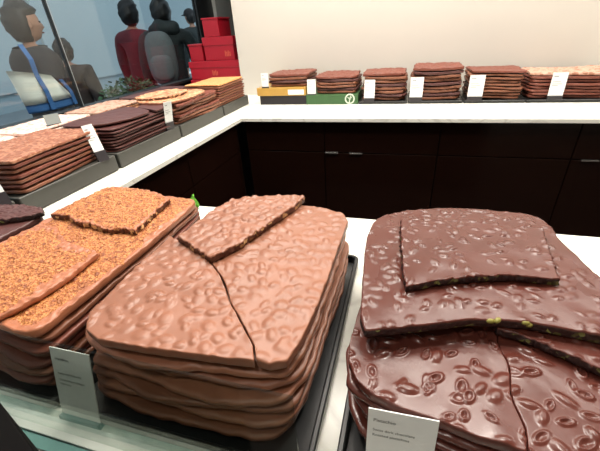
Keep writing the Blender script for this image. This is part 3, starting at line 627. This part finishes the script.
# small leaf on the edge of the counter
lf = MB(); P = []; N = 10
for k in range(N+1):
    t = k/N; ww = 0.038*math.sin(math.pi*min(1, t*0.86+0.14))**0.8*(1-t**4); 
    for s_ in (-1, 0, 1): P.append((s_*ww, 0.014*abs(s_)*1.0+0.01*math.sin(t*3), 0.095*t))
fcs = []
for k in range(N):
    for q in (0, 1): a = k*3+q; fcs.append((a, a+1, a+4, a+3))
lf.add([W(-1.288+p[0], 1.79-p[1], 0.001+p[2]) for p in P], fcs)
o = lf.build('fresh_leaf', M['leaf_fresh'], None, W(-1.288, 1.79, 0.001), smooth=True)
sm = o.modifiers.new('th', 'SOLIDIFY'); sm.thickness = 0.0012
tag(o, 'small fresh green leaf at the far edge of the front counter', 'leaf')

# ================================================================== RED BOXES
def red_box(x0, x1, y0, y1, z0, z1, label, mark=None, lid=True):
    r = empty('gift_box', W((x0+x1)/2, (y0+y1)/2, z0), label, 'gift box', 'red boxes piled in the back corner')
    zl = z1-(z1-z0)*0.36 if lid else z1-0.03
    MB().ubox(x0+0.012, x1-0.012, y0+0.012, y1-0.012, z0, zl+0.01).build('box_base', M['red'], r, r.location, bevel=0.002)
    l = MB().ubox(x0, x1, y0, y1, zl, z1).build('box_lid', M['red'], r, r.location, bevel=0.003)
    if mark:
        a, c = mark; m = MB()
        for q in range(4): m.ubox(a+q*0.03, a+q*0.03+0.014, y0-0.004+0.006, y0+0.0115, c, c+0.09-(q % 2)*0.02)
        m.build('gold_mark', M['red_mark'], r, W(a, y0, c))
    return r
YB = 6.25
red_box(-3.98, -2.93, YB, YB+0.75, 0.002, 0.262, 'red box at the bottom of the pile behind the window side stacks')
red_box(-3.97, -2.93, YB+0.02, YB+0.72, 0.266, 0.575, 'wide red box second from below in the corner pile', (-3.5, .33))
red_box(-3.62, -3.01, YB+0.05, YB+0.70, 0.578, 0.955, 'large red box with overhanging lid in the middle of the corner pile', (-3.2, .64))
red_box(-3.95, -3.66, YB+0.08, YB+0.60, 0.578, 0.86, 'small red box left of the large lidded one in the corner pile', None, False)
red_box(-3.60, -3.27, YB+0.10, YB+0.60, 0.958, 1.255, 'red box on the very top of the corner pile', None, False)

# ================================================================== STREET OUTSIDE
structure(MB().box(-14, XW-0.13, -4, 14, -0.12, -0.02).build('ground_street', M['pave']))
r = empty('building', (-9.5, 5, -0.02), 'pale blue building front across the street behind the window', 'building')
MB().box(-9.9, -9.4, -6, 18, -0.02, 9).build('facade', M['facade'], r, r.location)
b = MB()
for y0, y1 in ((-3, 1.2), (1.6, 5.2), (5.6, 7.6), (8.1, 12.4)): b.box(-9.4, -9.32, y0, y1, 0.4, 8.5)
b.build('facade_panel', M['facade2'], r, r.location)

def skin_chain(name, verts, edges, radii, mats, parent, origin, sub=2, root=0):
    me = bpy.data.meshes.new(name); o0 = Vector(origin)
    me.from_pydata([tuple(Vector(v)-o0) for v in verts], edges, [])
    o = bpy.data.objects.new(name, me); COL.objects.link(o)
    sk = o.modifiers.new('skin', 'SKIN'); sk.use_smooth_shade = True
    lay = me.skin_vertices[0] if me.skin_vertices else None
    if lay is None:
        bm = bmesh.new(); bm.from_mesh(me); bm.verts.layers.skin.verify(); bm.to_mesh(me); bm.free(); lay = me.skin_vertices[0]
    for i, rr in enumerate(radii):
        lay.data[i].radius = rr if isinstance(rr, tuple) else (rr, rr)
        lay.data[i].use_root = (i == root)
    ss = o.modifiers.new('sub', 'SUBSURF'); ss.levels = sub; ss.render_levels = sub
    bpy.context.view_layer.update()
    m2 = bpy.data.meshes.new_from_object(o.evaluated_get(bpy.context.evaluated_depsgraph_get()))
    bpy.data.objects.remove(o); m2.materials.clear(); m2.materials.append(mats)
    m2.polygons.foreach_set('use_smooth', [True]*len(m2.polygons))
    ob = bpy.data.objects.new(name, m2); COL.objects.link(ob); ob.parent = parent
    ob.location = o0-world_loc(parent)
    return ob
def ellipsoid(name, c, rx, ry, rz, mat, parent, fwd=(1, 0), shape=None, cut=None, nu=28, nv=18):
    fx, fy = fwd; V = []; F = []
    for j in range(nv+1):
        ph = -math.pi/2+math.pi*j/nv
        for i in range(nu):
            th = 2*math.pi*i/nu
            a, b_, d = math.cos(ph)*math.cos(th), math.cos(ph)*math.sin(th), math.sin(ph)   # a forward, b_ left, d up
            s = shape(a, b_, d) if shape else 1
            X_, Y_, Z_ = a*rx*s, b_*ry*s, d*rz*s
            V.append((c[0]+fx*X_-fy*Y_, c[1]+fy*X_+fx*Y_, c[2]+Z_))
    for j in range(nv):
        for i in range(nu): F.append((j*nu+i, j*nu+(i+1) % nu, (j+1)*nu+(i+1) % nu, (j+1)*nu+i))
    return link(name, V, F, mat, parent, c, None, True)
def person(px, py, height, ang, label, coat, hairfun=None, cap=False, hood=False, arm='down', lean=0.0, bulk=1.0, coat_len=0.47, skirt=False):
    """standing figure; ang = heading (radians, 0 = +x)"""
    H = height; fx, fy = math.cos(ang), math.sin(ang); gz = -0.02
    def p(f, l, z): return Vector((px+fx*f-fy*l, py+fy*f+fx*l, gz+z*H))
    r = empty('person', (px, py, gz), label, 'person')
    sh = 0.118*H*bulk
    lf_ = lean
    V = [p(0, 0, .52), p(lf_*.3, 0, .62), p(lf_*.6, 0, .73), p(lf_, 0, .81), p(lf_+.005, 0, .855), p(lf_+.02, 0, .895), p(lf_+.025, 0, .935), p(lf_+.02, 0, .965)]
    R = [(.095, .085), (.085, .075), (.10, .085), (.08, .07), .032, (.048, .042), (.058, .052), (.040, .036)]
    E = [(i, i+1) for i in range(7)]
    n = 8
    for s_ in (1, -1):
        if arm == 'strap' and s_ == -1: A = [p(lf_, s_*sh, .80), p(-.03, s_*(sh+.05), .66), p(.10, s_*(sh+.02), .60), p(.17, s_*(sh-.04), .70), p(.185, s_*(sh-.05), .74)]
        elif arm == 'hold': A = [p(lf_, s_*sh, .80), p(-.01, s_*(sh+.05), .65), p(.16, s_*(sh-.02), .60), p(.22, s_*(sh-.08), .63), p(.25, s_*(sh-.10), .64)]
        else: A = [p(lf_, s_*sh, .80), p(-.01, s_*(sh+.045), .65), p(.04, s_*(sh+.055), .52), p(.055, s_*(sh+.055), .47), p(.06, s_*(sh+.05), .435)]
        V += A; R += [.055, .042, .034, .024, .018]; E += [(3, n), (n, n+1), (n+1, n+2), (n+2, n+3), (n+3, n+4)]; hand0 = n+3
        # fingers and thumb
        tip = A[-1]; d = (A[-1]-A[-2]).normalized(); side = Vector((-fy, fx, 0))*s_; fw = Vector((fx, fy, 0))
        n += 5
        for q in range(4):
            a_ = tip+fw*((q-1.5)*0.016)+d*0.03; b_ = a_+d*(0.035-abs(q-1.4)*0.006)-side*0.012
            V += [a_, b_]; R += [.009, .007]; E += [(hand0+1, n), (n, n+1)]; n += 2
        a_ = A[-2]+fw*0.028+d*0.01; V += [a_, a_+fw*0.012+d*0.028]; R += [.010, .008]; E += [(hand0, n), (n, n+1)]; n += 2
    for s_ in (1, -1):
        Lg = [p(0, s_*.055*H, .50), p(.01, s_*.06*H, .29), p(-.01, s_*.062*H, .06), p(.02, s_*.064*H, .02), p(.12, s_*.07*H, .016)]
        V += Lg; R += [.085, .060, .040, .036, .030]; E += [(0, n), (n, n+1), (n+1, n+2), (n+2, n+3), (n+3, n+4)]; n += 5
    skin_chain('body', V, E, R, M['skin'], r, r.location, sub=1)
    # coat: torso and sleeves, a little fuller than the body
    hem = coat_len
    CV = [p(0, 0, hem), p(lf_*.3, 0, .60), p(lf_*.6, 0, .72), p(lf_, 0, .80), p(lf_, 0, .835)]
    CR = [(.175*bulk, .135), (.155*bulk, .125), (.165*bulk, .125), (.115*bulk, .095), (.062, .058)]
    CE = [(0, 1), (1, 2), (2, 3), (3, 4)]; n = 5
    idx = 8
    for s_ in (1, -1):
        A = V[idx:idx+4]; idx += 15
        CV += [A[0], A[1], A[2], (A[2]*0.35+A[3]*0.65)]; CR += [.085, .066, .055, .045]; CE += [(3, n), (n, n+1), (n+1, n+2), (n+2, n+3)]; n += 4
    skin_chain('coat', CV, CE, CR, coat, r, r.location, sub=2)
    TV = [p(0, 0, .53)]; TR = [(.12, .11)]; TE = []; n = 1
    for s_ in (1, -1):
        TV += [p(0, s_*.058*H, .48), p(.01, s_*.06*H, .28), p(-.01, s_*.062*H, .05)]; TR += [.10, .075, .058]; TE += [(0, n), (n, n+1), (n+1, n+2)]; n += 3
    skin_chain('trousers', TV, TE, TR, M['trouser'], r, r.location, sub=1)
    for s_ in (1, -1):
        c = p(.06, s_*.066*H, .022)
        ellipsoid('shoe', c, .13, .05, .04, M['shoe'], r, (fx, fy))
    # face on the head
    hc = p(lf_+.03, 0, .93); hr = .068*H
    def hs(a, b_, d):
        s = 1.0
        if a > .6 and abs(b_) < .35: s += .22*math.exp(-((d+.12)/.16)**2)*math.exp(-(b_/.16)**2)      # nose
        if a > .5: s -= .05*math.exp(-((d-.12)/.12)**2)                                              # eye line
        if a > .5: s += .05*math.exp(-((d+.75)/.2)**2)                                                # chin
        if d < -.3: s *= 1-.14*(abs(b_))
        return s
    hd = ellipsoid('face', hc, hr*.80, hr*.66, hr*.98, M['skin'], r, (fx, fy), hs)
    for s_ in (1, -1):
        q = hc+Vector((fx, fy, 0))*hr*.70-Vector((fy, -fx, 0))*s_*hr*.26+Vector((0, 0, hr*.10))
        ellipsoid('eye', q, .008, .012, .007, M['hair'], hd, (fx, fy), nu=10, nv=6)
        q = hc-Vector((fy, -fx, 0))*s_*hr*.68+Vector((0, 0, -hr*.05))
        ellipsoid('ear', q, .018, .010, .030, M['skin'], hd, (fx, fy), nu=10, nv=8)
    q = hc+Vector((fx, fy, 0))*hr*.74+Vector((0, 0, -hr*.48))
    ellipsoid('mouth', q, .010, .024, .006, M['coat_red'], hd, (fx, fy), nu=12, nv=6)
    if not cap:
        def hh(a, b_, d):
            lump = 1+.05*math.sin(a*9+b_*7)+.05*math.sin(d*11+b_*5)
            face = a > .25 and d < .45
            return .80 if face else 1.10*lump
        if hairfun: hh = hairfun
        ellipsoid('hair', hc+Vector((-fx*.012, -fy*.012, .012)), hr*.88, hr*.78, hr*1.02, M['hair'], r, (fx, fy), hh)
    else:
        cp = ellipsoid('cap', hc+Vector((0, 0, hr*.30)), hr*.92, hr*.80, hr*.80, M['coat_dark'], r, (fx, fy), lambda a, b_, d: 1 if d > -.25 else .7)
        ellipsoid('cap_brim', hc+Vector((fx*hr*1.05, fy*hr*1.05, hr*.30)), hr*.55, hr*.55, hr*.08, M['coat_dark'], cp, (fx, fy))
        ellipsoid('hair', hc+Vector((-fx*.02, -fy*.02, 0)), hr*.82, hr*.72, hr*.80, M['hair'], r, (fx, fy), lambda a, b_, d: .8 if a > .1 else 1.05)
    if hood:
        def tor(a, b_, d): return 1+.12*math.sin(b_*6)
        ellipsoid('hood', p(lf_-.06, 0, .845), .13, .16, .085, coat, r, (fx, fy), tor)
    return r
def D(px, D_):  # unit direction helper is not needed: positions are plain metres
    return None
up = math.pi/2
person(-2.56, 2.10, 1.64, up-0.45, 'person in a dark coat with bushy dark hair nearest the window, tote on shoulder', M['coat_dark'], bulk=1.32, coat_len=.42,
       hairfun=lambda a, b_, d: (.80 if (a > .12 and d < .45) else 1.17+.05*math.sin(a*13+b_*9)+.05*math.sin(d*15)))
person(-3.31, 3.045, 1.43, up+0.3, 'shorter person in a brown coat behind the person with the tote', M['coat_brown'], bulk=1.0, coat_len=.45)
person(-3.02, 3.78, 1.76, up-0.1, 'person in a dark red jacket outside the window facing right', M['coat_red'], bulk=1.0, coat_len=.46)
pk = person(-2.55, 3.70, 1.74, up+0.5, 'person in a dark hooded jacket with a grey backpack outside the window', M['coat_grey'], hood=True, bulk=1.12, coat_len=.44)
person(-3.75, 6.30, 1.80, up+1.2, 'distant person in a cap and dark jacket beside the red boxes', M['coat_grey'], cap=True, bulk=.95)

# backpack on the hooded person
def backpack(c, ang, label):
    fx, fy = math.cos(ang), math.sin(ang)
    r = empty('backpack', c, label, 'backpack')
    def bs(a, b_, d): return 1/max(abs(a)**3+abs(b_)**3+abs(d)**3, 1e-6)**(1/3)
    ellipsoid('bag_body', c, .09, .145, .25, M['pack'], r, (fx, fy), bs)
    ellipsoid('front_pocket', Vector(c)+Vector((-fx*.09, -fy*.09, -.08)), .05, .11, .12, M['pack'], r, (fx, fy), bs)
    return r
bx = Vector((-2.58, 3.64, 1.18))-Vector((math.cos(up+.5), math.sin(up+.5), 0))*0.25
backpack(bx, up+0.5, 'grey backpack worn by the person in the hooded jacket')

# tote bag
def tote():
    c = Vector((-2.07, 1.67, 1.14))
    r = empty('tote_bag', c, 'cream canvas tote bag with blue base and straps hanging from the nearest person', 'bag')
    def P(y, z, x=0): return Vector((c.x+x, c.y+y, c.z+z))
    # tilted bag: top edge wide, gusset thickness
    top = [(-.16, .125), (.09, .07)]; bot = [(-.135, -.105), (.20, -.105)]; mid = [(-.138, -.060), (.185, -.060)]
    def sheet(name, A, B, mat, d, parent):
        v = []
        n = 10
        for side in (1, -1):
            for j in range(5):
                for i in range(n+1):
                    t = i/n; s_ = j/4
                    y = (A[0][0]*(1-t)+A[1][0]*t)*(1-s_)+(B[0][0]*(1-t)+B[1][0]*t)*s_
                    z = (A[0][1]*(1-t)+A[1][1]*t)*(1-s_)+(B[0][1]*(1-t)+B[1][1]*t)*s_
                    bul = d*(math.sin(math.pi*t)**.5)*(.35+.65*(1-s_ if name == 'x' else 1))
                    v.append(P(y, z, side*(bul+.004)))
        f = []
        m = (n+1)*5
        for q in (0, m):
            for j in range(4):
                for i in range(n): a = q+j*(n+1)+i; f.append((a, a+1, a+n+2, a+n+1))
        for i in range(n): a = 4*(n+1)+i; f.append((a, a+1, m+a+1, m+a)); f.append((i, i+1, m+i+1, m+i))
        for j in range(4): a = j*(n+1); f.append((a, a+n+1, m+a+n+1, m+a)); a += n; f.append((a, a+n+1, m+a+n+1, m+a))
        return link(name, v, f, mat, parent, c, None, True)
    sheet('bag_body', top, mid, M['canvas'], .05, r)
    sheet('blue_base', mid, bot, M['blue'], .055, r)
    def strap(pts, w_=.014):
        mb = MB()
        for (a, b_) in zip(pts[:-1], pts[1:]):
            A, B = Vector(a), Vector(b_)
            mb.add([A+Vector((0, -w_, 0)), A+Vector((0, w_, 0)), B+Vector((0, w_, 0)), B+Vector((0, -w_, 0)), A+Vector((.004, -w_, 0)), A+Vector((.004, w_, 0)), B+Vector((.004, w_, 0)), B+Vector((.004, -w_, 0))], [(0, 1, 2, 3), (4, 7, 6, 5), (0, 3, 7, 4), (1, 5, 6, 2)])
        return mb
    strap([P(-.03, -.10, .066), P(-.03, .0, .064), P(-.04, .09, .05), P(-.045, .17, .06), P(-.04, .245, .02)]).build('strap', M['blue'], r, c)
    strap([P(.135, -.10, .066), P(.13, -.02, .062), P(.10, .05, .05)], .011).build('strap', M['blue'], r, c)
tote()

# planter with shrub outside
r = empty('planter_shrub', (-2.1, 2.3, -0.02), 'dark green leafy shrub in a planter just outside the window', 'plant')
MB().box(-2.19, -2.02, 2.12, 2.66, -0.02, 0.94).build('planter', M['frame'], r, r.location, bevel=0.01)
lv = MB(); rr = random.Random(3)
for k in range(600):
    y = rr.uniform(2.12, 2.66); x = -2.10+max(-.07, min(.055, rr.gauss(0, .04))); top = 0.15*math.sin(math.pi*(y-2.05)/.7)**.5
    z = 0.95+min(1, abs(rr.gauss(0, .5)))*top
    a = rr.uniform(0, 6.28); b_ = rr.uniform(-.9, .9); L_ = rr.uniform(.03, .05); w_ = L_*.4
    d = Vector((math.cos(a)*math.cos(b_), math.sin(a)*math.cos(b_), math.sin(b_)+.3)).normalized(); s_ = d.cross(Vector((0, 0, 1))).normalized()*w_
    c = Vector((x, y, z)); n_ = d.cross(s_).normalized()*w_*.4
    lv.add([c, c+d*L_*.5+s_, c+d*L_, c+d*L_*.5-s_, c+d*L_*.5-n_], [(0, 1, 4), (1, 2, 4), (2, 3, 4), (3, 0, 4)])
lv.build('foliage', M['leaf'], r, r.location)

# ================================================================== CAMERA
cam = bpy.data.cameras.new('camera'); co = bpy.data.objects.new('camera', cam); COL.objects.link(co)
cam.sensor_fit = 'HORIZONTAL'; cam.sensor_width = 36; cam.lens = 345/600*36; cam.clip_start = 0.01
yaw, pit, rol = -0.3086550253115733, 0.5185984018243621, -0.06896835716170814
fw = Vector((math.sin(yaw)*math.cos(pit), math.cos(yaw)*math.cos(pit), -math.sin(pit)))
r0 = fw.cross(Vector((0, 0, 1))).normalized(); u0 = r0.cross(fw)
rt = r0*math.cos(rol)+u0*math.sin(rol); up_ = -r0*math.sin(rol)+u0*math.cos(rol)
mw = Matrix((rt, up_, -fw)).transposed().to_4x4(); mw.translation = W(0, 0, 1)
co.matrix_world = mw
bpy.context.scene.camera = co

# ================================================================== LIGHT
def area(name, loc, sx, sy, power, col=(1, .93, .84), target=None):
    l = bpy.data.lights.new(name, 'AREA'); l.shape = 'RECTANGLE'; l.size = sx; l.size_y = sy; l.energy = power; l.color = col
    o = bpy.data.objects.new(name, l); COL.objects.link(o); o.location = loc
    if target is not None: o.rotation_euler = (Vector(target)-Vector(loc)).to_track_quat('-Z', 'Y').to_euler()
    return o
area('ceiling_lamp', (-0.1, 1.5, 2.90), 1.3, 0.30, 30)
area('ceiling_lamp', (-0.9, 1.0, 2.90), 0.22, 0.22, 24)
area('ceiling_lamp', (-0.2, -0.5, 2.90), 0.3, 0.3, 9)
area('ceiling_lamp', (0.45, 1.05, 2.90), 0.18, 0.18, 18)
area('ceiling_lamp', (-1.0, 2.1, 2.90), 0.3, 0.8, 24)
area('ceiling_lamp', (1.0, 2.2, 2.90), 1.6, 0.25, 26)
area('ceiling_lamp', (1.9, 1.6, 2.90), 0.4, 0.4, 14)
sun = bpy.data.lights.new('sky_sun', 'SUN'); sun.energy = 0.8; sun.angle = 0.2; sun.color = (.8, .9, 1)
so = bpy.data.objects.new('sky_sun', sun); COL.objects.link(so); so.rotation_euler = (0.3, 0.75, 0)
wd = bpy.data.worlds.new('world'); bpy.context.scene.world = wd; wd.use_nodes = True
wd.node_tree.nodes['Background'].inputs['Color'].default_value = (0.64, 0.75, 0.82, 1)
wd.node_tree.nodes['Background'].inputs['Strength'].default_value = 1.05
sc = bpy.context.scene
sc.view_settings.view_transform = 'Standard'; sc.view_settings.look = 'None'; sc.view_settings.gamma = 1; sc.view_settings.exposure = 0.3
sc.cycles.use_denoising = True
